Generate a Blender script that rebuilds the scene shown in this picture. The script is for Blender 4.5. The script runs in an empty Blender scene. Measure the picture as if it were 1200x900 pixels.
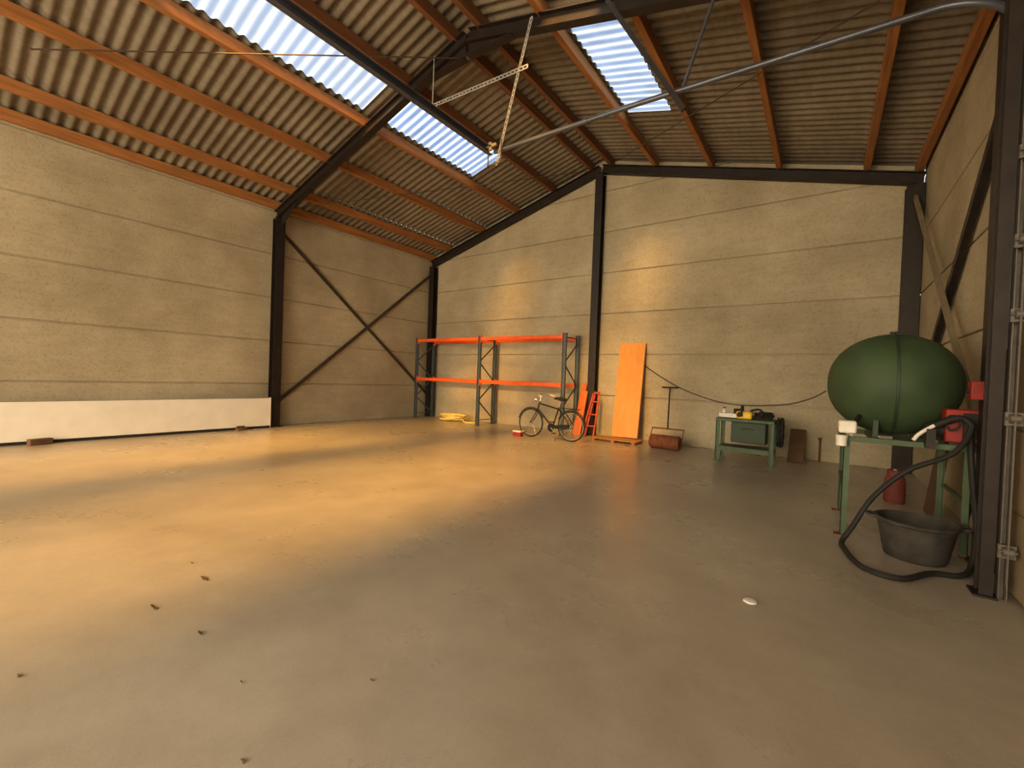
import bpy, bmesh, math, random
from mathutils import Vector, Matrix
random.seed(4)
sc = bpy.context.scene
COL = sc.collection
V = Vector
PI = math.pi
try:
    sc.view_settings.view_transform = 'Standard'
    sc.view_settings.look = 'None'
except Exception:
    pass

# ------------------------------------------------------------------ layout
X0, X1, XM = -10.87, 1.29, -4.79
YB, YF = 10.3, -8.0
ZE, ZR = 5.19, 6.87
SL = (ZR - ZE) / (XM - X0)
YP = 5.1
def zl(x):
    return ZE + SL * ((x - X0) if x < XM else (X1 - x))

# ------------------------------------------------------------------ camera
FPX = 506.0
yaw = math.radians(35.8); pit = math.radians(0.87); rol = math.atan(0.0375)
H = 1.4
fw = V((-math.sin(yaw) * math.cos(pit), math.cos(yaw) * math.cos(pit), -math.sin(pit)))
r0 = V((math.cos(yaw), math.sin(yaw), 0))
u0 = r0.cross(fw)
cr = r0 * math.cos(rol) + u0 * math.sin(rol)
cu = -r0 * math.sin(rol) + u0 * math.cos(rol)
cam = bpy.data.cameras.new('camera')
co = bpy.data.objects.new('camera', cam); COL.objects.link(co)
M = Matrix((cr, cu, -fw)).transposed().to_4x4()
M.translation = V((0, 0, H))
co.matrix_world = M
cam.sensor_width = 36; cam.lens = FPX / 1200 * 36
cam.clip_start = 0.05
sc.camera = co
def ray(px, py):
    return fw * FPX + cr * (px - 600) - cu * (py - 450)
def fl(px, py, z=0.0):
    d = ray(px, py); t = (z - H) / d.z
    return V((0, 0, H)) + d * t
def py_(px, py, Y):
    d = ray(px, py); return V((0, 0, H)) + d * (Y / d.y)

# ------------------------------------------------------------------ materials
def S(r, g, b):
    f = lambda c: (c / 255 / 12.92) if c / 255 <= .04045 else ((c / 255 + .055) / 1.055) ** 2.4
    return (f(r), f(g), f(b))
def mat(name, c, rough=.6, metal=0, var=.18, scale=5, bump=0.0, bscale=60, spec=.4, c2=None, stretch=(1, 1, 1)):
    m = bpy.data.materials.new(name); m.use_nodes = True
    nt = m.node_tree; N = nt.nodes; L = nt.links
    b = N['Principled BSDF']
    tc = N.new('ShaderNodeTexCoord'); mp = N.new('ShaderNodeMapping'); mp.inputs['Scale'].default_value = stretch
    L.new(tc.outputs['Object'], mp.inputs['Vector'])
    n = N.new('ShaderNodeTexNoise'); n.inputs['Scale'].default_value = scale; n.inputs['Detail'].default_value = 6
    n.inputs['Roughness'].default_value = .6
    L.new(mp.outputs['Vector'], n.inputs['Vector'])
    r = N.new('ShaderNodeValToRGB')
    r.color_ramp.elements[0].position = .32; r.color_ramp.elements[1].position = .68
    lo = tuple(x * (1 - var) for x in c) + (1,)
    hi = (tuple(min(1, x * (1 + var)) for x in c) if c2 is None else tuple(c2)) + (1,)
    r.color_ramp.elements[0].color = lo; r.color_ramp.elements[1].color = hi
    L.new(n.outputs['Fac'], r.inputs['Fac']); L.new(r.outputs['Color'], b.inputs['Base Color'])
    b.inputs['Roughness'].default_value = rough; b.inputs['Metallic'].default_value = metal
    b.inputs['Specular IOR Level'].default_value = spec
    if bump:
        n2 = N.new('ShaderNodeTexNoise'); n2.inputs['Scale'].default_value = bscale; n2.inputs['Detail'].default_value = 4
        L.new(mp.outputs['Vector'], n2.inputs['Vector'])
        bp = N.new('ShaderNodeBump'); bp.inputs['Strength'].default_value = bump; bp.inputs['Distance'].default_value = .02
        L.new(n2.outputs['Fac'], bp.inputs['Height']); L.new(bp.outputs['Normal'], b.inputs['Normal'])
    return m
def concrete(name, dark, light, streak, rough=.85, spec=.25, rlo=None, speck=.25, bump=.25, sfac=.75):
    m = bpy.data.materials.new(name); m.use_nodes = True
    nt = m.node_tree; N = nt.nodes; L = nt.links
    b = N['Principled BSDF']; tc = N.new('ShaderNodeTexCoord')
    def noise(scale, st, det=6, rg=.6):
        mp = N.new('ShaderNodeMapping'); mp.inputs['Scale'].default_value = st
        L.new(tc.outputs['Object'], mp.inputs['Vector'])
        n = N.new('ShaderNodeTexNoise'); n.inputs['Scale'].default_value = scale; n.inputs['Detail'].default_value = det
        n.inputs['Roughness'].default_value = rg
        L.new(mp.outputs['Vector'], n.inputs['Vector']); return n.outputs['Fac']
    def ramp(x, a, bb, c0, c1):
        r = N.new('ShaderNodeValToRGB'); e = r.color_ramp.elements
        e[0].position = a; e[1].position = bb; e[0].color = tuple(c0) + (1,); e[1].color = tuple(c1) + (1,)
        L.new(x, r.inputs['Fac']); return r.outputs['Color']
    def mul(a, bb, f):
        x = N.new('ShaderNodeMixRGB'); x.blend_type = 'MULTIPLY'; x.inputs['Fac'].default_value = f
        L.new(a, x.inputs['Color1']); L.new(bb, x.inputs['Color2']); return x.outputs['Color']
    n1 = noise(.55, (1, 1, 1)); c = ramp(n1, .3, .7, dark, light)
    c = mul(c, ramp(noise(3.2, streak), .3, .65, (.72, .7, .68), (1, 1, 1)), sfac)
    c = mul(c, ramp(noise(26, (1, 1, 1)), .33, .5, (.7, .68, .66), (1, 1, 1)), speck * 2)
    c = mul(c, ramp(noise(140, (1, 1, 1), 2), .3, .6, (.75, .75, .75), (1, 1, 1)), .5)
    L.new(c, b.inputs['Base Color'])
    b.inputs['Specular IOR Level'].default_value = spec
    if rlo is not None:
        L.new(ramp(noise(1.3, (1, 1, 1)), .3, .7, (rlo,) * 3, (rough,) * 3), b.inputs['Roughness'])
    else:
        b.inputs['Roughness'].default_value = rough
    bp = N.new('ShaderNodeBump'); bp.inputs['Strength'].default_value = bump; bp.inputs['Distance'].default_value = .01
    L.new(noise(45, (1, 1, 1), 5), bp.inputs['Height']); L.new(bp.outputs['Normal'], b.inputs['Normal'])
    return m
M_wall = concrete('concrete_panels', S(150, 138, 114), S(186, 174, 148), (.5, .5, 3), sfac=.35, speck=.32)
M_floor = concrete('concrete_floor', S(150, 140, 124), S(176, 166, 150), (1, 1, 1), rough=.38, spec=.5, rlo=.24, speck=.07, bump=.05, sfac=.5)
M_roof = concrete('fibre_cement', S(106, 96, 82), S(138, 127, 111), (3, .4, 3), rough=.9)
M_steel = mat('black_steel', S(38, 31, 28), .5, .3, .3, 6, .08)
M_timb = mat('purlin_timber', S(148, 96, 50), .65, 0, .3, 3, .1, 30, stretch=(6, .5, 6))
M_timb2 = mat('dark_timber', S(108, 68, 40), .65, 0, .3, 3, .1, 30, stretch=(6, .5, 6))
M_lit_brace = mat('lit_brace', S(120, 108, 86), .6, .0, .2, 3)  # paler than the other braces: its lit face is put into the colour
M_brace = mat('brace_steel', S(66, 54, 45), .5, .3, .3, 8)
M_galv = mat('galvanised', S(172, 168, 162), .45, .3, .2, 9)
M_rail = mat('dull_rail', S(98, 92, 86), .5, .3, .2, 9)
M_pipe = mat('grey_track', S(78, 80, 88), .35, .4, .15, 5)
M_white = mat('white_panel', S(232, 225, 212), .45, 0, .05, 3)
M_dark = mat('dark_rubber', S(28, 26, 25), .7, 0, .3, 8)
M_red = mat('red_beam', S(226, 90, 34), .45, 0, .15, 6)
M_redp = mat('red_paint', S(134, 34, 27), .5, 0, .25, 8)
M_redt = mat('trestle_red', S(178, 70, 40), .5, 0, .25, 8)
M_upr = mat('rack_upright', S(74, 84, 92), .45, .3, .2, 8)
M_bike = mat('bike_black', S(24, 24, 26), .3, .2, .2, 8)
M_chrome = mat('chrome', S(180, 176, 170), .25, .6, .1, 8)
M_cream = mat('cream_grips', S(205, 190, 150), .5, 0, .1, 8)
M_block = mat('dull_cream', S(150, 136, 106), .7, 0, .1, 8, spec=.2)
M_board = mat('orange_board', S(196, 132, 56), .45, 0, .12, 2, stretch=(6, 6, .5))
M_plank = mat('raw_plank', S(150, 104, 60), .7, 0, .25, 3, .1, 40, stretch=(1, 6, 6))
M_orpl = mat('orange_plank', S(190, 96, 40), .6, 0, .2, 3, stretch=(6, 6, .6))
M_rust = mat('rusty_iron', S(116, 66, 42), .75, .2, .4, 9, .2)
M_green = mat('bench_green', S(66, 83, 60), .55, .1, .22, 6)
M_dgreen = mat('dark_green', S(38, 56, 40), .55, .1, .2, 6)
M_tank = mat('tank_green', S(54, 70, 46), .6, 0, .22, 3, .03, 30, spec=.25)
M_yel = mat('yellow_plastic', S(222, 176, 30), .4, 0, .1, 8)
M_hose = mat('pale_yellow_hose', S(226, 200, 110), .5, 0, .15, 9)
M_tub = mat('grey_tub', S(58, 55, 51), .75, 0, .4, 7, .1, 40, spec=.25)
M_brown = mat('brown_board', S(90, 66, 46), .75, 0, .3, 4, .1, 40)
M_wht2 = mat('white_plastic', S(214, 208, 198), .4, 0, .08, 8)
M_leaf = mat('dry_leaf', S(92, 76, 60), .9, 0, .3, 20, spec=.1)
M_can = mat('faded_red', S(108, 54, 46), .65, 0, .25, 6, spec=.25)
M_door = mat('door_sheet', S(140, 122, 96), .6, .1, .12, 4)

def skylight_mat(name, share, c0, c1):
    m = bpy.data.materials.new(name); m.use_nodes = True
    N = m.node_tree.nodes; L = m.node_tree.links
    N.remove(N['Principled BSDF'])
    out = N['Material Output']
    tr = N.new('ShaderNodeBsdfTransparent'); tl = N.new('ShaderNodeBsdfTranslucent')
    tc = N.new('ShaderNodeTexCoord'); n = N.new('ShaderNodeTexNoise'); n.inputs['Scale'].default_value = 3
    mp = N.new('ShaderNodeMapping'); mp.inputs['Scale'].default_value = (.6, 3, .6)
    L.new(tc.outputs['Object'], mp.inputs['Vector']); L.new(mp.outputs['Vector'], n.inputs['Vector'])
    r = N.new('ShaderNodeValToRGB'); r.color_ramp.elements[0].position = .3; r.color_ramp.elements[1].position = .65
    r.color_ramp.elements[0].color = c0 + (1,); r.color_ramp.elements[1].color = c1 + (1,)
    L.new(n.outputs['Fac'], r.inputs['Fac']); L.new(r.outputs['Color'], tl.inputs['Color'])
    tr.inputs['Color'].default_value = (.97, .98, 1, 1)
    mx = N.new('ShaderNodeMixShader'); mx.inputs['Fac'].default_value = 1 - share
    L.new(tr.outputs[0], mx.inputs[1]); L.new(tl.outputs[0], mx.inputs[2]); L.new(mx.outputs[0], out.inputs['Surface'])
    return m
M_sky = skylight_mat('translucent_sheet', .30, (.045, .095, .26), (.07, .145, .38))
M_skyd = skylight_mat('dimmed_translucent_sheet', .075, (.065, .135, .36), (.10, .20, .52))  # far sheets made less clear to keep the glow on the back wall weak
M_skyc = skylight_mat('clear_sheet', .55, (.06, .10, .12), (.09, .15, .18))  # unseen sheets made clearer to strengthen the sun streaks on the floor

# ------------------------------------------------------------------ mesh builder
WL = {}
class MB:
    def __init__(s): s.bm = bmesh.new()
    def box(s, c, d, R=None):
        m = Matrix.Translation(V(c)) @ (R.to_4x4() if R is not None else Matrix()) @ Matrix.Diagonal((d[0], d[1], d[2], 1))
        bmesh.ops.create_cube(s.bm, size=1, matrix=m); return s
    def bx(s, x0, x1, y0, y1, z0, z1):
        return s.box(((x0 + x1) / 2, (y0 + y1) / 2, (z0 + z1) / 2), (abs(x1 - x0), abs(y1 - y0), abs(z1 - z0)))
    def prism(s, pts, vec):
        vec = V(vec); a = [s.bm.verts.new(V(p)) for p in pts]; b = [s.bm.verts.new(V(p) + vec) for p in pts]
        n = len(pts)
        s.bm.faces.new(a); s.bm.faces.new(b[::-1])
        for i in range(n):
            s.bm.faces.new((a[i], b[i], b[(i + 1) % n], a[(i + 1) % n]))
        return s
    def bar(s, p0, p1, w, h, up=(0, 0, 1)):
        p0 = V(p0); p1 = V(p1); d = (p1 - p0).normalized(); up = V(up)
        if abs(d.dot(up)) > .99: up = V((0, 1, 0))
        sd = d.cross(up).normalized(); u = sd.cross(d)
        return s.prism([p0 + sd * a * w / 2 + u * b * h / 2 for a, b in ((-1, -1), (1, -1), (1, 1), (-1, 1))], p1 - p0)
    def ibeam(s, p0, p1, up, w, h, tf=.014, tw=.012):
        p0 = V(p0); p1 = V(p1); d = (p1 - p0).normalized(); up = V(up)
        sd = d.cross(up).normalized(); u = sd.cross(d)
        pr = [(-w/2, -h/2), (w/2, -h/2), (w/2, -h/2+tf), (tw/2, -h/2+tf), (tw/2, h/2-tf), (w/2, h/2-tf), (w/2, h/2), (-w/2, h/2), (-w/2, h/2-tf), (-tw/2, h/2-tf), (-tw/2, -h/2+tf), (-w/2, -h/2+tf)]
        return s.prism([p0 + sd * a + u * b for a, b in pr], p1 - p0)
    def tube(s, pts, r, n=8, closed=False):
        pts = [V(p) for p in pts]; k = len(pts); rings = []
        rr = r if isinstance(r, (list, tuple)) else [r] * k
        prev = None
        for i, p in enumerate(pts):
            if closed: d = pts[(i + 1) % k] - pts[i - 1]
            else: d = pts[min(i + 1, k - 1)] - pts[max(i - 1, 0)]
            d = d.normalized() if d.length > 1e-9 else V((0, 0, 1))
            if prev is None:
                a = V((0, 0, 1)) if abs(d.z) < .9 else V((1, 0, 0))
                a = (a - d * a.dot(d)).normalized()
            else:
                a = prev - d * prev.dot(d)
                a = a.normalized() if a.length > 1e-6 else prev
            prev = a; b = d.cross(a)
            rings.append([s.bm.verts.new(p + (a * math.cos(2 * PI * j / n) + b * math.sin(2 * PI * j / n)) * rr[i]) for j in range(n)])
        for i in range(k if closed else k - 1):
            A = rings[i]; B = rings[(i + 1) % k]
            for j in range(n):
                s.bm.faces.new((A[j], A[(j + 1) % n], B[(j + 1) % n], B[j]))
        if not closed:
            s.bm.faces.new(rings[0][::-1]); s.bm.faces.new(rings[-1])
        return s
    def lathe(s, prof, c, axis=(0, 0, 1), n=40):
        c = V(c); q = V((0, 0, 1)).rotation_difference(V(axis)).to_matrix()
        rings = []
        for r, z in prof:
            if r < 1e-6: rings.append([s.bm.verts.new(c + q @ V((0, 0, z)))])
            else: rings.append([s.bm.verts.new(c + q @ V((r * math.cos(2 * PI * j / n), r * math.sin(2 * PI * j / n), z))) for j in range(n)])
        for A, B in zip(rings, rings[1:]):
            for j in range(n):
                k = (j + 1) % n
                if len(A) == 1 and len(B) == 1: continue
                if len(A) == 1: s.bm.faces.new((A[0], B[k], B[j]))
                elif len(B) == 1: s.bm.faces.new((A[j], A[k], B[0]))
                else: s.bm.faces.new((A[j], A[k], B[k], B[j]))
        return s
    def build(s, name, m, parent=None, bevel=0, smooth=True, seg=2):
        bm = s.bm
        bmesh.ops.recalc_face_normals(bm, faces=bm.faces[:])
        if smooth:
            for f in bm.faces: f.smooth = True
            for e in bm.edges:
                if len(e.link_faces) == 2 and e.calc_face_angle(0) > .65: e.smooth = False
        xs = [v.co for v in bm.verts]
        mn = V((min(v.x for v in xs), min(v.y for v in xs), min(v.z for v in xs)))
        mx = V((max(v.x for v in xs), max(v.y for v in xs), max(v.z for v in xs)))
        org = V(((mn.x + mx.x) / 2, (mn.y + mx.y) / 2, mn.z))
        bmesh.ops.translate(bm, vec=-org, verts=bm.verts[:])
        me = bpy.data.meshes.new(name); bm.to_mesh(me); bm.free()
        me.materials.append(m)
        o = bpy.data.objects.new(name, me); COL.objects.link(o)
        if parent is not None:
            o.parent = parent; o.location = org - WL[parent.name]
        else: o.location = org
        WL[o.name] = org
        if bevel:
            md = o.modifiers.new('bevel', 'BEVEL'); md.width = bevel; md.segments = seg; md.limit_method = 'ANGLE'
        return o
def tag(o, label, cat, group=None):
    o['label'] = label; o['category'] = cat
    if group: o['group'] = group
    return o
def thing(name, loc, label, cat, group=None):
    o = bpy.data.objects.new(name, None); COL.objects.link(o); o.location = V(loc); o.empty_display_size = .1
    WL[o.name] = V(loc); return tag(o, label, cat, group)
def struct(o):
    o['kind'] = 'structure'; return o
def circ(c, R, axis='y', n=32, a0=0, a1=2 * PI, full=True):
    out = []
    for i in range(n if full else n + 1):
        a = a0 + (a1 - a0) * i / n; p, q = R * math.cos(a), R * math.sin(a)
        out.append(V(c) + (V((p, 0, q)) if axis == 'y' else V((0, p, q)) if axis == 'x' else V((p, q, 0))))
    return out
def cat(pts, k=6):
    pts = [V(p) for p in pts]; P = [pts[0]] + pts + [pts[-1]]; out = []
    for i in range(1, len(P) - 2):
        a, b, c, d = P[i - 1:i + 3]
        for j in range(k):
            t = j / k
            out.append(.5 * ((2 * b) + (c - a) * t + (2 * a - 5 * b + 4 * c - d) * t * t + (3 * b - a - 3 * c + d) * t ** 3))
    out.append(pts[-1]); return out

# ------------------------------------------------------------------ the setting
m = MB(); m.bx(X0 - .3, X1 + .3, YF - .3, YB + .3, -.2, 0)
struct(m.build('floor', M_floor, smooth=False))
PH, GAP = 1.04, .028
for nm, xa, sg in (('wall_left', X0, -1), ('wall_right', X1, 1)):
    m = MB()
    ys = [YF, -.1, YP, YB]
    for z0 in [k * PH for k in range(6)]:
        z1 = min(z0 + PH - GAP, ZE + .17)
        if z1 - z0 < .05: continue
        for ya, yb in zip(ys, ys[1:]):
            m.bx(xa, xa + sg * .15, ya + .004, yb - .004, z0, z1)
    m.bx(xa + sg * .035, xa + sg * .17, YF, YB, 0, ZE + .17)
    struct(m.build(nm, M_wall, bevel=.009, smooth=False, seg=1))
def clip(poly, f):
    out = []
    for i in range(len(poly)):
        a, b = poly[i], poly[(i + 1) % len(poly)]; fa, fb = f(a), f(b)
        if fa >= 0: out.append(a)
        if fa * fb < 0:
            t = fa / (fa - fb); out.append((a[0] + (b[0] - a[0]) * t, a[1] + (b[1] - a[1]) * t))
    return out
OFF = .17
for nm, yy, sg in (('wall_back', YB, 1), ('wall_front', YF, -1)):
    m = MB()
    fL = lambda p: ZE + OFF + SL * (p[0] - X0) - p[1]
    fR = lambda p: ZE + OFF + SL * (X1 - p[0]) - p[1]
    for k in range(8):
        for xa, xb in ((X0, XM), (XM, X1)):
            po = [(xa + .003, k * PH), (xb - .003, k * PH), (xb - .003, k * PH + PH - GAP), (xa + .003, k * PH + PH - GAP)]
            po = clip(clip(po, fL), fR)
            if len(po) > 2: m.prism([(p[0], yy, p[1]) for p in po], (0, sg * .15, 0))
    m.prism([(p[0], yy + sg * .035, p[1]) for p in [(X0, 0), (X1, 0), (X1, ZE + OFF), (XM, ZR + OFF), (X0, ZE + OFF)]], (0, sg * .15, 0))
    struct(m.build(nm, M_wall, bevel=.009, smooth=False, seg=1))

# corrugated roof with translucent strips
PITCH, AMP, SH = .177, .024, .215
def corr(bm, side, d0, d1, y0, y1, lap=0):
    n = max(2, int(round((y1 - y0) / (PITCH / 8)))); pr = None
    for i in range(n + 1):
        y = y0 + (y1 - y0) * i / n; w = AMP * math.sin(2 * PI * y / PITCH)
        vs = []
        for j, d in enumerate((d0, d1)):
            x = X0 + d if side < 0 else X1 - d
            vs.append(bm.verts.new((x, y, ZE + SL * d + SH + w + (lap if j == 0 else 0))))
        if pr:
            f = bm.faces.new((pr[0], vs[0], vs[1], pr[1])); f.smooth = True
        pr = vs
roof = bmesh.new(); wins = []
WIN = {-1: [(-7.8, -.5), (1.72, 4.95), (5.27, 8.1)], 1: [(-7.0, -.5), (.6, 4.95), (5.27, 8.1)]}
STRIP = {-1: (.292 * 12.16, .374 * 12.16), 1: (.308 * 12.16, .378 * 12.16)}
for side in (-1, 1):
    DS0, DS1 = STRIP[side]
    for d0, d1 in ((-.35, .9), (.86, 2.25), (2.2, DS0 + .02), (DS1 - .02, 6.08)):
        corr(roof, side, d0, d1, YF - .2, YB + .25, .012)
    y = YF - .2
    for a, b in WIN[side] + [(YB + .25, None)]:
        corr(roof, side, DS0, DS1, y, a, .0)
        if b is None: break
        wins.append((side, a, b)); y = b
me = bpy.data.meshes.new('ceiling'); roof.to_mesh(me); roof.free(); me.materials.append(M_roof)
o = bpy.data.objects.new('ceiling', me); COL.objects.link(o); struct(o)
for i, (side, a, b) in enumerate(wins):
    DS0, DS1 = STRIP[side]
    bm = bmesh.new(); corr(bm, side, DS0, DS1, a, b)
    me = bpy.data.meshes.new('window'); bm.to_mesh(me); bm.free()
    me.materials.append(M_skyc if a < 0 else M_skyd if a > 5 else M_sky)
    o = bpy.data.objects.new('window_%d' % (i + 1), me); COL.objects.link(o); struct(o); WL[o.name] = V((0, 0, 0))

# purlins
PT = [(.0075, M_timb, 'eaves timber along the top of the {s} concrete wall'),
      (.066, M_timb, 'timber roof purlin nearest above the {s} eaves timber'),
      (.18, M_timb, 'timber roof purlin halfway between {s} eaves and {s} skylights'),
      (.285, M_timb, 'timber roof purlin along lower edge of {s} skylights'),
      (.386, M_timb2, 'roof purlin along upper edge of {s} skylights'),
      (.478, M_timb2, 'topmost timber roof purlin just {s} of the ridge')]
for t, mt, lb in PT:
    for side, nm in ((-1, 'left'), (1, 'right')):
        x = X0 + t * 12.16 if side < 0 else X1 - t * 12.16
        m = MB(); z = zl(x)
        mtt = M_timb if (side > 0 and t == .386) else mt
        m.bx(x - .045, x + .045, YF, YB - .003, z - .005, z + .18)
        tag(m.build('roof_purlin', mtt, bevel=.004), lb.format(s=nm), 'purlin')
# steel frames
def column(x, y, up, ztop, label, w=.2, h=.2):
    t = thing('steel_column', (x, y, 0), label, 'column')
    MB().ibeam((x, y, .015), (x, y, ztop), up, w, h).build('column_shaft', M_steel, t)
    MB().bx(x - .13, x + .13, y - .13, y + .13, 0, .016).build('base_plate', M_steel, t)
column(X0 + .135, YP, (1, 0, 0), zl(X0) - .2, 'black steel column standing midway along the left wall')
column(X0 + .135, YB - .135, (0, 1, 0), zl(X0) - .2, 'black steel column in the far left corner behind the red rack')
column(XM, YB - .135, (0, 1, 0), ZR - .25, 'tall black steel column up the middle of the back wall to the ridge')
column(X1 - .135, YB - .135, (0, 1, 0), zl(X1) - .2, 'black steel column in far right corner behind the green tank', .24, .22)
column(X1 - .135, YP, (1, 0, 0), zl(X1) - .2, 'black steel column on right wall beside the red pump')
for y, nm in ((YP, 'middle'), (YB - .12, 'gable')):
    for side, sn in ((-1, 'left'), (1, 'right')):
        xe = X0 + .03 if side < 0 else X1 - .03
        p0 = V((xe, y, zl(xe) - .105)); p1 = V((XM + side * .03, y, ZR - .11))
        t = thing('steel_rafter', (xe, y, zl(xe) - .3), {
            ('middle', -1): 'black steel rafter climbing across the left roof between the two skylights',
            ('middle', 1): 'black steel rafter on the right roof carrying the door track hangers',
            ('gable', -1): 'black steel rafter sloping along top of back wall left of the ridge',
            ('gable', 1): 'black steel rafter along top of back wall from ridge to right corner'}[(nm, side)], 'rafter')
        MB().ibeam(p0, p1, (0, 0, 1), .14 if nm == 'middle' else .16, .2).build('rafter_beam', M_steel, t)
        if nm == 'middle':
            d = (p1 - p0).normalized()
            b = MB(); q = p1 - d * .9
            b.prism([(p1.x, y - .006, p1.z - .1), (q.x, y - .006, q.z - .1), (p1.x, y - .006, p1.z - .32)], (0, .012, 0))
            b.bar((q.x, y, q.z - .105), (p1.x, y, p1.z - .32), .14, .014)
            b.build('haunch', M_steel, t)
            b = MB(); xa = p0.x - side * .22; xb = p0.x - side * .95
            b.prism([(xa, y - .006, zl(xa) - .21), (xb, y - .006, zl(xb) - .21), (xa, y - .006, zl(xa) - .5)], (0, .012, 0))
            b.build('knee_plate', M_steel, t)

# wall bracing
def brace(p0, p1, mt, label, w=.012, h=.09):
    m = MB(); m.bar(p0, p1, h, w, (1, 0, 0))
    tag(m.build('wall_brace', mt), label, 'brace')
XL, XR = X0 + .04, X1 - .01
brace((XL, 5.22, 4.72), (XL, 10.15, .72), M_brace, 'flat steel brace falling from middle column to far left corner, on left wall')
brace((XL + .02, 10.15, 4.75), (XL + .02, 5.22, .6), M_brace, 'flat steel brace rising from middle column foot to far left corner, on left wall')
m = MB(); m.bar((XR - .05, 5.22, 4.47), (XR - .05, 10.02, .8), .11, .07, (1, 0, 0))
tag(m.build('wall_brace', M_steel, bevel=.004), 'bold dark steel brace slanting down the right wall behind the tank', 'brace')
m = MB(); m.bar((XR - .13, 10.02, 4.75), (XR - .13, 5.24, .75), .09, .045, (1, 0, 0))
tag(m.build('wall_brace', M_lit_brace, bevel=.004), 'brace coloured pale for its lit face, slanting from far right corner column towards the red pump', 'brace')
def rod(p0, p1, r, mt, label, name='roof_brace_rod', catg='rod'):
    m = MB(); m.tube([p0, p1], r, 6); tag(m.build(name, mt), label, catg)
rod((XM - .2, YP, ZR - .35), (-9.0, .9, zl(-9.0) - .05), .011, M_brace, 'thin steel tie rod crossing under the left roof sheets near the front')
rod((-10.5, YP, zl(-10.5) - .12), (XM - .15, 10.1, ZR - .12), .010, M_brace, 'thin steel tie rod crossing the far left roof bay up to the ridge')
rod((.95, YP, zl(.95) - .12), (XM + .15, 10.1, ZR - .12), .010, M_brace, 'thin steel tie rod crossing the far right roof bay up to the ridge')

# overhead door track and its hangers
PY, PZ = 5.0, 4.70
PE = 4.63
t = thing('overhead_door_track', (-1.6, PY, PZ), 'long grey overhead door track hung level across the right half of the room', 'door track')
pp = [(-4.08, PY, PZ + .02), (-2, PY, PZ + .005), (.60, PY, PE)] + [(.60 + .5 * math.sin(a), PY - .2 * (1 - math.cos(a)), PE - .5 + .5 * math.cos(a)) for a in [PI / 2 * k / 10 for k in range(1, 11)]] + [(1.10, PY - .2, 3.0), (1.10, PY - .2, 1.75)]
MB().tube(pp, .03, 10).build('track', M_pipe, t)
for xx, zz in ((-2.6, PZ + .01), (-.4, 4.66)):
    m = MB(); m.tube([(xx - .03, PY, zz), (xx + .03, PY, zz)], .037, 12); m.build('track_joint', M_pipe, t)
m = MB(); m.bx(-4.17, -4.165, .2, PY - .02, PZ - .02, PZ + .08); m.bx(-4.17, -4.10, .2, PY - .02, PZ + .075, PZ + .08); m.bx(-4.17, -4.10, .2, PY - .02, PZ - .02, PZ - .015); m.build('end_crossbar', M_pipe, t)
def perf(p0, p1, w, label, sd=(1, 0, 0)):
    p0 = V(p0); p1 = V(p1); L = (p1 - p0).length; d = (p1 - p0).normalized(); sd = V(sd); m = MB()
    for k in (-1, 1): m.bar(p0 + sd * k * w * .38, p1 + sd * k * w * .38, w * .26, .006, (0, 1, 0))
    n = int(L / .07)
    for i in range(n + 1):
        c = p0 + d * (i * L / n); m.bar(c - sd * w * .38, c + sd * w * .38, .022, .006, (0, 1, 0))
    return tag(m.build('perforated_strut', M_galv), label, 'strut')
perf((-4.0, PY - .05, PZ - .2), (-3.47, PY - .05, zl(-3.47) - .12), .045, 'perforated metal strap hanging the free end of the door track from the rafter')
perf((-5.42, PY - .065, 5.80), (-3.5, PY - .065, 5.72), .06, 'perforated metal bar fixed level across the two ceiling straps', (0, 0, 1))
rod((-5.38, PY - .06, 5.78), (-5.38, PY - .06, zl(-5.38) - .1), .008, M_galv, 'thin rod holding left end of the perforated bar', 'hanger_rod')
rod((-1.4, PY, PZ + .015), (-1.06, PY, zl(-1.06) - .1), .02, M_pipe, 'slim grey hanger from the rafter to the middle of the door track', 'hanger_rod')
m = MB(); m.bar((-2.34, PY - .06, zl(-2.34) - .12), (-1.37, PY - .06, 4.42), .055, .03, (0, 1, 0))
tag(m.build('hanger_strut', M_steel), 'dark diagonal strut from rafter down past the overhead door track', 'strut')
t = thing('end_bracket', (-4.02, PY - .07, PZ - .2), 'small open metal bracket with a cream block on the free end of the door track', 'bracket')
m = MB()
for dx in (-.13, .10): m.bx(-4.02 + dx, -4.005 + dx, PY - .075, PY - .065, PZ - .2, PZ + .16)
m.bx(-4.15, -3.9, PY - .075, PY - .065, PZ - .2, PZ - .18); m.build('bracket_frame', M_rail, t)
m = MB(); m.bx(-4.16, -3.98, PY - .11, PY - .075, PZ + .05, PZ + .09); m.bx(-4.11, -4.06, PY - .11, PY - .075, PZ - .0, PZ + .12); m.build('clamp_block', M_block, t, .006)

# door and post on the right
m = MB()
for k in range(8): m.bx(1.112, 1.15, 1.0, 4.6, .03 + k * .57, .03 + k * .57 + .56)
m.bx(1.12, 1.145, 1.0, 4.6, .03, 4.58)
dr = struct(m.build('door_1', M_door, bevel=.004))
t = thing('door_post', (.965, 4.42, 0), 'black steel door post at the right edge of the photo', 'post')
MB().ibeam((.965, 4.42, .016), (.965, 4.42, zl(.965) - .2), (0, 1, 0), .07, .12).build('post_shaft', M_steel, t)
MB().bx(.90, 1.02, 4.33, 4.51, 0, .016).build('base_plate', M_steel, t)
t = thing('door_rail', (1.05, 4.36, .1), 'dull metal door guide rail with rollers beside the black door post', 'rail')
m = MB(); m.bx(1.021, 1.027, 4.36, 4.43, .0, 4.5); m.bx(1.06, 1.066, 4.36, 4.43, .0, 4.5); m.bx(1.021, 1.066, 4.424, 4.43, .0, 4.5); m.build('rail', M_rail, t)
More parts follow.
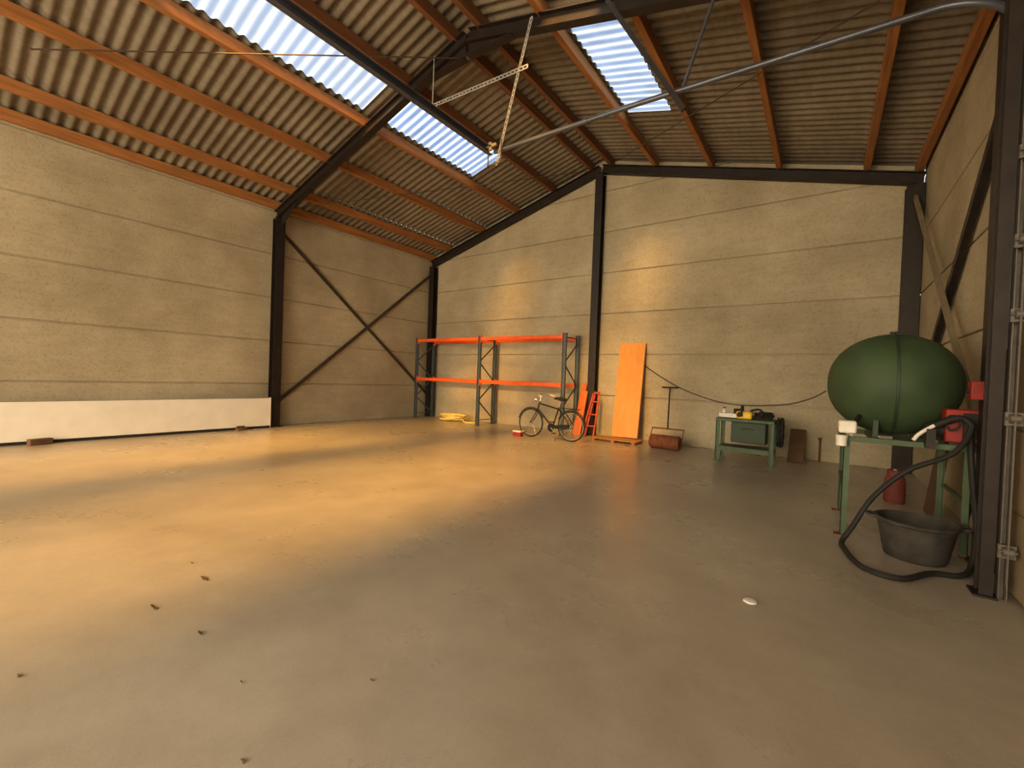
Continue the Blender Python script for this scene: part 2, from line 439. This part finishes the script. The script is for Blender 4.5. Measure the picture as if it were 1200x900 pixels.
for z in (.3, 1.2, 1.9, 2.4, 3.0):
    m = MB(); m.bx(1.005, 1.09, 4.33, 4.36, z, z + .09); m.tube([(1.02, 4.31, z + .05), (1.07, 4.31, z + .05)], .03, 14); m.tube([(1.0, 4.31, z + .05), (1.09, 4.31, z + .05)], .009, 8); m.build('roller_bracket', M_rail, t)
m = MB(); m.tube([(1.043, 4.29, .12), (1.043, 4.29, 3.09)], .006, 6); m.build('pull_rod', M_rail, t)

# ------------------------------------------------------------------ white panel along left wall
t = thing('long_white_slab', (X0 + .28, 2.4, 0), 'long low white panel standing on edge along the left wall', 'panel')
MB().bx(X0 + .24, X0 + .30, -.3, 4.93, .05, .70).build('face_sheet', M_white, t, .006)
MB().bx(X0 + .23, X0 + .31, -.3, 4.93, 0, .05).build('bottom_rail', M_dark, t)
MB().bx(X0 + .235, X0 + .305, 4.93, 4.95, .0, .71).build('end_cap', M_white, t)
p = fl(274, 502)
m = MB(); m.bx(X0 + .32, X0 + .46, p.y - .1, p.y + .1, 0, .04); m.bx(X0 + .33, X0 + .36, p.y - .08, p.y + .08, .04, .09)
tag(m.build('wood_wedge', M_brown, bevel=.005), 'small dark wedge on the floor against the white panel', 'wedge')
p = fl(47, 521)
m = MB(); m.box((p.x, p.y, .05), (.12, .28, .1), Matrix.Rotation(.25, 3, 'Z'))
tag(m.build('wood_block', M_brown, bevel=.008), 'brown wood block on the floor before the white panel', 'block')

# ------------------------------------------------------------------ pallet rack
RX = (-10.55, -7.95, -5.22); RY = (9.4, 10.1)
t = thing('pallet_rack', (-7.9, 9.75, 0), 'two bay pallet rack with orange red beams and grey uprights', 'rack')
for x in RX:
    m = MB()
    for y in RY:
        m.bx(x - .045, x + .045, y - .003, y + .003, .01, 2.55)
        for s in (-1, 1): m.bx(x + s * .045 - .003, x + s * .045 + .003, y - .03, y + .03, .01, 2.55)
        m.bx(x - .07, x + .07, y - .06, y + .06, 0, .01)
    fr = m.build('upright_frame', M_upr, t)
    zs = [.15, .7, 1.25, 1.8, 2.35]
    for i, (a, b) in enumerate(zip(zs, zs[1:])):
        ya, yb = RY if i % 2 else RY[::-1]
        m = MB(); m.bar((x, ya, a), (x, yb, b), .035, .02, (1, 0, 0)); m.build('diagonal_brace', M_upr, fr)
    for z in (.15, 2.45):
        m = MB(); m.bar((x, RY[0], z), (x, RY[1], z), .03, .02, (0, 0, 1)); m.build('horizontal_brace', M_upr, fr)
for xa, xb in zip(RX, RX[1:]):
    for y, s in zip(RY, (-1, 1)):
        for z in (1.25, 2.46):
            m = MB(); yy = y
            m.bx(xa + .05, xb - .05, yy - .025, yy + .025, z - .046, z + .046)
            bo = m.build('beam', M_red, t, .006)
            for xe in (xa + .055, xb - .055):
                m = MB(); m.bx(xe - .006, xe + .006, yy - .035, yy + .035, z - .11, z + .09); m.build('end_connector', M_red, bo)

# pale hose heap
c = fl(530, 493); pts = []
random.seed(9)
for i in range(64):
    a = i * .62; R = .2 + .24 * random.random()
    pts.append((c.x + R * math.cos(a) * 1.15, c.y + R * math.sin(a) * .8, .03 + .0026 * i + .02 * random.random()))
pts += [(c.x + .6, c.y - .1, .022), (c.x + .85, c.y - .05, .02), (c.x + .95, c.y + .1, .02)]
m = MB(); m.tube(cat(pts, 5), .02, 7); tag(m.build('hose_coil', M_hose), 'tangled pale yellow hose heaped on the floor under the rack', 'hose')

# small carton by front bike wheel
p = fl(607, 511)
t = thing('small_box', (p.x, p.y, 0), 'small red and white box on the floor by the front bicycle wheel', 'box')
MB().bx(p.x - .11, p.x + .11, p.y - .07, p.y + .07, 0, .1).build('box_body', M_redp, t, .005)
MB().bx(p.x - .115, p.x + .115, p.y - .075, p.y + .075, .1, .135).build('lid', M_wht2, t, .004)

# ------------------------------------------------------------------ bicycle (front towards the left)
bx, by = -5.1, 8.65
def B(x, y, z): return V((bx + x, by + y, z))
t = thing('bicycle', (bx, by, 0), 'black city bicycle with cream grips parked in front of the rack', 'bicycle')
WR = .345
for nm, x in (('front_wheel', -.54), ('rear_wheel', .54)):
    m = MB(); c = B(x, 0, WR)
    m.tube(circ(c, .305, 'y', 40), .011, 6, True)
    m.tube([c - V((0, .05, 0)), c + V((0, .05, 0))], .022, 10)
    for k in range(24):
        a = 2 * PI * k / 24; m.tube([c + V((.02 * math.cos(a + .6), .03 * (-1) ** k, .02 * math.sin(a + .6))), c + V((.3 * math.cos(a), 0, .3 * math.sin(a)))], .0022, 4)
    w = m.build(nm, M_chrome, t)
    MB().tube(circ(c, .324, 'y', 44), .021, 8, True).build('tyre', M_dark, w)
    a0, a1 = (.35, 2.9) if x < 0 else (.0, 2.75)
    m = MB(); m.tube(circ(c, .362, 'y', 20, a0, a1, False), .012, 6); m.build('mudguard', M_bike, t)
m = MB()
hb, ht = B(-.36, 0, .66), B(-.30, 0, .86); bb = B(.06, 0, .28); st = B(.215, 0, .76); ra = B(.54, 0, WR)
m.tube([hb, ht], .022, 8); m.tube([V(hb) + V((.01, 0, .02)), bb], .021, 8); m.tube([ht - V((0, 0, .05)), st - V((.01, 0, .05))], .018, 8)
m.tube([bb, st], .019, 8)
for s in (-1, 1):
    o_ = V((0, s * .05, 0)); m.tube([bb + o_ * .5, ra + o_], .012, 6); m.tube([st - V((0, 0, .05)) + o_ * .3, ra + o_], .010, 6)
m.build('frame', M_bike, t)
m = MB()
for s in (-1, 1): m.tube(cat([hb + V((0, s * .04, -.02)), B(-.43, s * .05, .5), B(-.54, s * .05, WR)], 4), .013, 6)
m.tube([hb + V((0, -.045, -.01)), hb + V((0, .045, -.01))], .015, 6)
m.build('fork', M_bike, t)
m = MB(); m.tube([ht, B(-.285, 0, 1.0)], .013, 8)
hp = [B(-.08, -.28, .99), B(-.22, -.27, 1.02), B(-.32, -.16, 1.04), B(-.31, 0, 1.01), B(-.32, .16, 1.04), B(-.22, .27, 1.02), B(-.08, .28, .99)]
m.tube(cat(hp, 5), .012, 8); h = m.build('handlebar', M_chrome, t)
for s in (-1, 1):
    m = MB(); m.tube([B(-.07, s * .281, .988), B(-.19, s * .272, 1.014)], .018, 8); m.build('grip', M_cream, h)
m = MB(); m.tube([st, B(.25, 0, .9)], .012, 8); m.build('seat_post', M_chrome, t)
m = MB()
m.lathe([(0, .0), (.06, .0), (.1, .02), (.105, .05), (.07, .075), (0, .08)], B(.30, 0, .9), n=20)
m.tube([B(.27, 0, .95), B(.14, 0, .955), B(.08, 0, .95)], [.05, .03, .018], 10); m.build('saddle', M_dark, t)
m = MB(); m.bar(B(.07, -.06, .29), B(.52, -.06, .35), .012, .09, (0, 0, 1)); m.lathe([(0, 0), (.1, 0), (.1, .012), (0, .012)], B(.06, -.054, .28), (0, -1, 0), 24); m.build('chain_guard', M_bike, t)
for s, dz in ((-1, 1), (1, -1)):
    m = MB(); e = B(.06 + .12 * dz, s * .09, .28 - .11 * dz); m.tube([B(.06, s * .07, .28), e], .01, 6); ck = m.build('crank', M_chrome, t)
    m = MB(); m.box(e + V((0, s * .05, 0)), (.09, .08, .022)); m.build('pedal', M_dark, ck, .004)
m = MB()
for s in (-1, 1): m.tube([B(.28, s * .06, .74), B(.75, s * .06, .74)], .006, 6); m.tube([B(.68, s * .06, .74), B(.54, s * .06, WR)], .005, 6)
for k in range(5): m.tube([B(.3 + k * .105, -.06, .74), B(.3 + k * .105, .06, .74)], .005, 6)
m.build('luggage_rack', M_bike, t)
m = MB(); m.lathe([(0, 0), (.03, 0), (.045, .06), (0, .065)], B(-.37, 0, .9), (-1, 0, 0), 16); m.tube([B(-.36, 0, .9), B(-.30, 0, .88)], .008, 6); m.build('headlamp', M_chrome, t)
m = MB(); m.tube([B(.14, -.05, .3), B(.2, -.2, .012)], .009, 6); m.tube([B(.18, -.2, .01), B(.23, -.21, .01)], .01, 6); m.build('kickstand', M_chrome, t)

# ------------------------------------------------------------------ leaning boards, trestle, door panel
def lean(p0, p1, w, th, name, mt, label, catg, bev=.004, group=None):
    m = MB(); m.bar(p0, p1, w, th, (0, 1, 0)); return tag(m.build(name, mt, bevel=bev), label, catg, group)
lean((-5.06, 9.80, .008), (-5.04, 10.24, 1.32), .13, .025, 'leaning_plank', M_orpl, 'tallest orange plank leaning on the wall behind the bicycle', 'plank')
lean((-4.92, 9.70, .008), (-4.91, 10.04, 1.12), .12, .025, 'leaning_plank', M_orpl, 'shorter orange plank leaning beside the middle column', 'plank')
p = V((-4.62, 9.72, 0))
t = thing('folded_trestle', p, 'red folded trestle leaning upright against the middle column', 'trestle')
tp = V((-4.58, 10.02, 1.12))
for s in (-1, 1):
    m = MB(); m.bar(p + V((s * .12, 0, .012)), tp + V((s * .05, 0, 0)), .035, .035, (0, 1, 0)); m.build('leg', M_redt, t, .003)
    m = MB(); m.bar(p + V((s * .15, -.1, .012)), tp + V((s * .09, -.05, -.05)), .03, .03, (0, 1, 0)); m.build('leg', M_redt, t, .003)
for f in (.25, .5, .78, .97):
    c = p.lerp(tp, f); m = MB(); w = .12 - .07 * f; m.bar(c + V((-w - .02, -.05, 0)), c + V((w + .02, -.05, .0)), .03, .03); m.build('rung', M_redt, t, .003)

t = thing('low_pallet', (-3.86, 9.58, 0), 'low wooden pallet lying under the tall orange door panel', 'pallet')
for y in (9.40, 9.58, 9.76): MB().bx(-4.42, -3.3, y - .07, y + .07, .05, .075).build('deck_board', M_plank, t, .003)
for x in (-4.34, -3.86, -3.38): MB().bx(x - .04, x + .04, 9.34, 9.82, 0, .05).build('bearer', M_plank, t, .003)
t = thing('leaning_door', (-3.74, 9.80, .075), 'tall smooth orange door panel leaning against the back wall', 'door panel')
m = MB(); m.bar((-3.75, 9.80, .09), (-3.79, 10.24, 2.34), .64, .04, (0, 1, 0)); m.build('door_leaf', M_board, t, .003)
m = MB(); m.bar((-3.435, 9.79, .085), (-3.475, 10.225, 2.31), .014, .05, (0, 1, 0)); m.build('edge_strip', M_plank, t)
# garden roller
LX = -2.68
t = thing('lawn_roller', (LX, 9.35, 0), 'rusty lawn roller with upright T handle leaning on the back wall', 'roller')
R_ = .15
m = MB(); m.lathe([(0, -.31), (R_ - .02, -.31), (R_, -.29), (R_, .29), (R_ - .02, .31), (0, .31)], (LX, 9.35, R_), (1, 0, 0), 32); m.build('drum', M_rust, t)
m = MB()
for s in (-1, 1): m.bar((LX + s * .33, 9.35, R_), (LX + s * .33, 9.5, .42), .03, .012, (1, 0, 0))
m.bar((LX - .34, 9.5, .42), (LX + .34, 9.5, .42), .03, .03); m.tube([(LX - .35, 9.35, R_), (LX + .35, 9.35, R_)], .014, 8); m.build('yoke', M_rust, t)
m = MB(); m.tube([(LX, 9.5, .42), (-2.88, 10.24, 1.30)], .016, 8); m.build('handle_shaft', M_steel, t)
m = MB(); m.tube([(-3.06, 10.24, 1.305), (-2.70, 10.24, 1.305)], .018, 8); m.build('handle_grip', M_steel, t)
# wall cable
pts = [py_(a, b, YB - .02) for a, b in ((755, 428), (775, 442), (800, 456), (835, 469), (870, 475), (920, 474), (950, 467), (968, 458))]
m = MB(); m.tube(cat(pts, 5), .012, 6); tag(m.build('wall_cable', M_brace), 'slack cable sagging along the back wall above the green bench', 'cable')

# ------------------------------------------------------------------ green bench
bxa, bxb, bya, byb, bz = -1.60, -.66, 8.72, 9.32, .80
t = thing('workbench', ((bxa + bxb) / 2, 9.0, 0), 'small green metal workbench cluttered with tools against the back wall', 'workbench')
MB().bx(bxa, bxb, bya, byb, bz - .05, bz).build('bench_top', M_green, t, .006)
for x in (bxa + .04, bxb - .04):
    for y in (bya + .04, byb - .04):
        m = MB(); m.bx(x - .035, x + .035, y - .004, y + .004, 0, bz - .05); m.bx(x - .035, x - .027, y - .035, y + .035, 0, bz - .05); m.bx(x - .05, x + .05, y - .05, y + .05, 0, .008); m.build('leg', M_green, t)
for y in (bya + .04, byb - .04): MB().bx(bxa + .05, bxb - .05, y - .01, y + .01, .2, .26).build('cross_rail', M_green, t)
for x in (bxa + .04, bxb - .04): MB().bx(x - .01, x + .01, bya + .05, byb - .05, .2, .26).build('cross_rail', M_green, t)
MB().bx(bxa + .05, bxb - .05, bya + .05, byb - .05, .26, .28).build('lower_shelf', M_green, t)
dw = MB().bx(bxa + .24, bxb - .14, bya + .16, byb - .08, .36, bz - .051).build('drawer_box', M_dgreen, t, .006)
m = MB(); m.bx(bxa + .25, bxb - .15, bya + .145, bya + .16, .38, .73); d_ = m.build('drawer_front', M_dgreen, dw, .004)
m = MB(); m.tube([(-1.2, bya + .125, .62), (-1.0, bya + .125, .62)], .008, 6); m.bx(-1.2, -1.19, bya + .125, bya + .15, .61, .63); m.bx(-1.01, -1.0, bya + .125, bya + .15, .61, .63); m.build('drawer_handle', M_steel, dw)
# tools on it
sx = -.02
t = thing('chainsaw', (-1.14, 8.88, bz), 'yellow and black power saw lying on the green workbench', 'power saw')
def cs(x, y, z): return (x + sx, y - .06, bz + z)
m = MB(); m.box(cs(-1.13, 8.95, .07), (.26, .18, .14)); m.build('body', M_yel, t, .03, seg=3)
m = MB(); m.tube(cat([cs(-1.02, 8.95, .03), cs(-.88, 8.95, .06), cs(-.85, 8.95, .15), cs(-.92, 8.95, .19), cs(-1.04, 8.95, .15)], 5), .018, 8); m.build('rear_handle', M_dark, t)
m = MB(); m.tube(cat([cs(-1.16, 8.85, .05), cs(-1.17, 8.84, .2), cs(-1.17, 8.95, .24), cs(-1.17, 9.05, .2), cs(-1.16, 9.05, .06)], 5), .014, 8); m.build('front_handle', M_dark, t)
m = MB(); m.box(cs(-1.40, 8.9, .05), (.3, .012, .08)); m.build('guide_bar', M_galv, t, .004)
m = MB(); m.lathe([(0, 0), (.045, 0), (.045, .03), (0, .03)], cs(-1.2, 8.855, .08), (0, -1, 0), 16); m.build('starter_cover', M_dark, t)
t = thing('white_bottle', (-1.52, 9.08, bz), 'small white plastic bottle on left end of the workbench', 'bottle')
m = MB(); m.lathe([(0, 0), (.045, 0), (.048, .01), (.048, .12), (.02, .15), (.018, .165), (0, .165)], (-1.52, 9.08, bz), n=20); m.build('bottle_body', M_wht2, t)
m = MB(); m.lathe([(0, 0), (.022, 0), (.022, .03), (0, .03)], (-1.52, 9.08, bz + .165), n=16); m.build('cap', M_redp, t)
t = thing('oil_tin', (-1.29, 9.18, bz), 'black tin behind the power saw on the workbench', 'tin')
m = MB(); m.bx(-1.37, -1.21, 9.13, 9.24, bz, bz + .17); m.build('tin_body', M_dark, t, .01)
m = MB(); m.lathe([(0, 0), (.02, 0), (.02, .03), (0, .03)], (-1.34, 9.18, bz + .17), n=14); m.build('cap', M_yel, t)
pts = []
random.seed(3)
for i in range(40):
    a = i * .7; pts.append((-.87 + (.12 + .05 * random.random()) * math.cos(a), 9.16 + (.09 + .04 * random.random()) * math.sin(a), bz + .016 + .0028 * i))
m = MB(); m.tube(cat(pts, 4), .014, 6); tag(m.build('cable_bundle', M_dark), 'black cable bundle heaped on the right end of the workbench', 'cable')
pts = []
for i in range(70):
    a = i * .5 + PI / 2; R = .2 + .025 * math.sin(i * 1.7)
    pts.append((-.59 + .04 * math.sin(i * .9), 9.0 + R * .85 * math.cos(a), bz - .2 + R * 1.15 * math.sin(a)))
m = MB(); m.tube(cat(pts, 3), .015, 6); m.tube([(-.6, 9.0, bz - .01), (-.62, 9.0, bz + .012), (-.7, 9.0, bz + .012)], .012, 6)
tag(m.build('hanging_cable_coil', M_dark), 'black cable coil hanging off the right end of the workbench', 'cable coil')
lean((-.38, 9.66, .012), (-.37, 10.27, .58), .26, .03, 'leaning_board', M_brown, 'short dark brown board leaning on the back wall right of the workbench', 'board')
xx = -.02
t = thing('standpipe', (xx, YB - .06, 0), 'thin rusty standpipe on the back wall left of the tank stand', 'standpipe')
m = MB(); m.tube([(xx, YB - .06, 0), (xx, YB - .06, .42)], .014, 8); m.build('riser', M_rust, t)
m = MB(); m.lathe([(0, 0), (.03, 0), (.03, .04), (0, .04)], (xx, YB - .06, .42), n=14); m.build('tap', M_rust, t)

# ------------------------------------------------------------------ tank on its stand
sx0, sx1, sy0, sy1, sz = .18, 1.05, 5.27, 6.3, .96
t = thing('tank_stand', (.6, 5.8, 0), 'green steel frame stand carrying the round tank', 'stand')
for x in (sx0, sx1):
    for y in (sy0, sy1):
        s1 = 1 if x == sx0 else -1; s2 = 1 if y == sy0 else -1
        m = MB(); m.bx(x, x + s1 * .05, y, y + s2 * .006, .008, sz); m.bx(x, x + s1 * .006, y, y + s2 * .05, .008, sz)
        lg = m.build('leg', M_green, t)
        m = MB(); m.bx(x - .05, x + .07, y - .05, y + .06, 0, .008); m.build('foot_plate', M_rust, lg)
for y in (sy0, sy1): MB().bx(sx0 - .03, sx1 + .06, y - .025, y + .025, sz - .05, sz).build('top_rail', M_green, t, .003)
for x in (sx0, sx1, .42, .80): MB().bx(x - .025, x + .025, sy0 + .02, sy1 - .02, sz - .05, sz).build('top_rail', M_green, t, .003)
MB().bar((sx0 + .01, sy0 + .02, .45), (sx0 + .01, sy1, .45), .03, .03).build('side_rail', M_green, t)
MB().bar((sx1, sy0 + .02, .45), (sx1, sy1, .45), .03, .03).build('side_rail', M_green, t)
tc_ = V((.55, 5.75, 1.475)); TR, TA = .5, .52
t = thing('fuel_tank', (tc_.x, tc_.y, sz), 'large round dark green fuel tank with a welded seam round its middle', 'tank')
prof = [(TR * math.sin(a) ** .92 if 0 < a < PI else 0, -TA * math.cos(a)) for a in [PI * k / 40 for k in range(41)]]
MB().lathe(prof, tc_, (1, 0, 0), 64).build('tank_shell', M_tank, t)
m = MB(); m.lathe([(TR - .02, -.01), (TR + .012, -.01), (TR + .012, .01), (TR - .02, .01), (TR - .02, -.01)], tc_, (1, 0, 0), 64); m.build('seam_flange', M_dgreen, t)
m = MB(); m.lathe([(0, 0), (.024, 0), (.024, .025), (.032, .025), (.032, .038), (0, .038)], tc_ + V((.0, 0, TR - .012)), n=20); m.build('filler_cap', M_dgreen, t)
for x in (.42, .80):
    for s in (-1, 1):
        m = MB()
        m.prism([(x - .02, tc_.y + s * .12, sz), (x - .02, tc_.y + s * .34, sz), (x - .02, tc_.y + s * .34, sz + .16), (x - .02, tc_.y + s * .12, sz + .05)], (.04, 0, 0))
        m.build('cradle_foot', M_dgreen, t)
m = MB(); m.tube([(.3, 5.45, 1.16), (.26, 5.36, 1.08), (.24, 5.30, 1.06)], .02, 8); m.build('outlet_pipe', M_steel, t)
# white filter unit
t = thing('filter_unit', (.2, 5.27, sz), 'white plastic filter unit on front left corner of tank stand', 'filter')
m = MB(); m.bx(.13, .27, 5.18, 5.30, sz + .03, sz + .15); m.build('housing', M_wht2, t, .02, seg=3)
m = MB(); m.lathe([(0, 0), (.045, 0), (.045, .06), (.05, .1), (0, .1)], (.16, 5.19, sz - .09), n=18); m.build('filter_bowl', M_wht2, t)
m = MB(); m.tube([(.24, 5.265, sz), (.24, 5.265, sz + .06)], .018, 8); m.build('fitting', M_galv, t)
# pump
t = thing('fuel_pump', (.99, 5.33, sz), 'red and black fuel pump on the right end of the tank stand', 'pump')
MB().bx(.87, 1.13, 5.25, 5.42, sz + .02, sz + .31).build('pump_body', M_redp, t, .015)
m = MB(); m.bx(.975, 1.11, 5.225, 5.25, sz + .06, sz + .28); m.build('meter_face', M_dark, t, .006)
m = MB(); m.lathe([(0, 0), (.06, 0), (.06, .1), (.045, .12), (0, .12)], (.87, 5.33, sz + .12), (-1, 0, 0), 20); m.build('motor', M_dark, t)
MB().bx(.9, 1.1, 5.26, 5.4, sz, sz + .02).build('mounting_foot', M_steel, t)
# switch box on the column
t = thing('switch_box', (1.03, 5.06, 1.38), 'small red switch box on the black column above the pump', 'switch box')
MB().bx(.97, 1.052, 5.01, 5.13, 1.36, 1.51).build('box_body', M_redp, t, .006)
m = MB(); m.tube([(.97, 5.06, 1.43), (.95, 5.06, 1.43)], .018, 12); m.build('switch_knob', M_dark, t)
# nozzle + hose
t = thing('fuel_nozzle', (.82, 5.17, 1.0), 'black fuel nozzle with silver spout hooked on front of tank stand', 'nozzle')
m = MB(); m.tube(cat([(.80, 5.17, 1.13), (.74, 5.17, 1.08), (.69, 5.17, 1.03), (.66, 5.17, .98)], 4), .016, 10); m.build('spout', M_wht2, t)
m = MB(); m.tube([(.79, 5.17, 1.12), (.9, 5.17, 1.19), (.96, 5.17, 1.2)], [.026, .034, .024], 10); m.build('nozzle_body', M_dark, t)
m = MB(); m.tube(cat([(.86, 5.17, 1.14), (.89, 5.17, 1.09), (.94, 5.17, 1.12), (.95, 5.17, 1.18)], 4), .009, 6); m.build('trigger_guard', M_dark, t)
m = MB(); m.bx(.74, .8, 5.15, 5.243, .92, 1.09); m.build('holster', M_steel, t)
hz = .024
hp = [V((.96, 5.17, 1.2)), V((1.01, 5.15, 1.12)), V((.9, 5.1, .9)), V((.62, 5.06, .72)), V((.40, 5.05, .45)), V((.26, 5.0, .16)), V((.19, 4.93, hz + .01)), V((.2, 4.74, hz)), fl(1010, 664, hz), fl(1055, 678, hz), V((.72, 4.56, hz)), V((.9, 4.66, hz)), V((.985, 4.82, hz + .05)), V((1.03, 4.95, .3)), V((1.03, 5.12, .65)), V((1.02, 5.18, .9)), V((1.02, 5.2, 1.02)), V((1.02, 5.222, 1.08))]
m = MB(); m.tube(cat(hp, 7), .022, 9); tag(m.build('fuel_hose', M_dark), 'black rubber hose looping from the pump across the floor around the tub', 'hose')
# tub
tx, ty = .68, 4.98
t = thing('mortar_tub', (tx, ty, 0), 'round grey rubber tub on the floor beneath the tank stand', 'tub')
m = MB(); m.lathe([(0, 0), (.19, 0), (.205, .015), (.255, .29), (.275, .30), (.28, .325), (.262, .33), (.245, .30), (.2, .05), (.19, .035), (0, .035)], (tx, ty, 0), n=44); m.build('tub_body', M_tub, t)
for s in (-1, 1):
    m = MB(); m.tube(cat([(tx + s * .262, ty - .07, .31), (tx + s * .31, ty - .05, .315), (tx + s * .318, ty, .315), (tx + s * .31, ty + .05, .315), (tx + s * .262, ty + .07, .31)], 4), .014, 8); m.build('handle', M_tub, t)
# canister behind stand
p = V((.78, 7.3, 0))
t = thing('gas_bottle', p, 'faded red metal canister on the floor behind the tank stand', 'canister')
m = MB(); m.lathe([(0, 0), (.095, 0), (.108, .02), (.108, .27), (.09, .33), (.05, .36), (0, .36)], p, n=28); m.build('bottle_body', M_can, t)
m = MB(); m.lathe([(.075, 0), (.08, 0), (.08, .08), (.075, .08), (.075, 0)], p + V((0, 0, .33)), n=20); m.build('collar', M_can, t)
m = MB(); m.tube([p + V((0, 0, .35)), p + V((0, 0, .42))], .018, 8); m.build('valve', M_galv, t)
m = MB(); m.bar((1.02, 6.75, .01), (1.12, 6.75, .85), .5, .025, (1, 0, 0)); tag(m.build('leaning_board', M_brown, bevel=.004), 'brown wooden board leaning on the right wall behind the tank stand', 'board')
pts = [V((1.105, 5.4, 1.1)), V((1.12, 5.46, .7)), V((1.12, 5.6, .35)), V((1.1, 5.8, .1)), V((1.0, 5.95, .012)), V((.85, 6.05, .01))]
m = MB(); m.tube(cat(pts, 6), .01, 6); tag(m.build('power_cable', M_dark), 'thin black power cable dropping from the pump to the floor', 'cable')

# ------------------------------------------------------------------ floor litter
random.seed(21)
def leaf(px, py, s, label, mt=M_leaf):
    c = fl(px, py); n = 8; a0 = random.random() * 6; m = MB()
    top = []
    for i in range(n):
        a = a0 + 2 * PI * i / n; r = s * (.4 + .6 * random.random()) * (1 if i % 2 else .7)
        top.append(c + V((r * math.cos(a) * 1.5, r * math.sin(a) * .4, .003 + .005 * random.random())))
    m.prism(top, (0, 0, -.002))
    tag(m.build('dry_leaf', mt, smooth=False), label, 'leaf', 'dry leaves and crumbs scattered on the floor')
lit = [(240, 679, .06), (180, 712, .045), (234, 742, .03), (22, 793, .02), (225, 660, .018), (283, 800, .012), (436, 798, .014), (285, 893, .016)]
for px, py, s in lit: leaf(px, py, s, 'small dark dry leaf crumb lying on the bare concrete floor')
c = fl(879, 706); m = MB()
m.lathe([(0, 0), (.03, 0), (.042, .006), (.036, .014), (.015, .018), (0, .017)], c, n=18)
tag(m.build('paper_scrap', M_wht2), 'small white round scrap alone on the floor left of the tub', 'scrap')

# ------------------------------------------------------------------ light
w = bpy.data.worlds.new('sky'); sc.world = w; w.use_nodes = True
bg = w.node_tree.nodes['Background']; bg.inputs['Color'].default_value = (.88, .94, 1, 1); bg.inputs['Strength'].default_value = 1.6
def lamp(name, kind, loc, energy, color, d=None, **k):
    l = bpy.data.lights.new(name, kind); l.energy = energy; l.color = color
    for a, b in k.items(): setattr(l, a, b)
    o = bpy.data.objects.new(name, l); COL.objects.link(o); o.location = loc
    if d: o.rotation_euler = V(d).to_track_quat('-Z', 'Y').to_euler()
    return o
lamp('sun', 'SUN', (5, -15, 20), 60, (1, .49, .09), (-.93, 3.9, -3.4), angle=math.radians(20))
lamp('rear_fill', 'AREA', (-4.8, YF + .3, 2.6), 1850, (1, .81, .54), (0, 1, -.02), shape='RECTANGLE', size=10, size_y=4.4)  # added fill lamp inside the closed front wall, which has no door opening
lamp('side_fill', 'AREA', (1.05, -2.2, 2.4), 230, (1, .88, .72), (-1, .35, -.35), shape='RECTANGLE', size=5, size_y=3.6)  # added fill lamp to lift the foreground floor; the wall here has no door
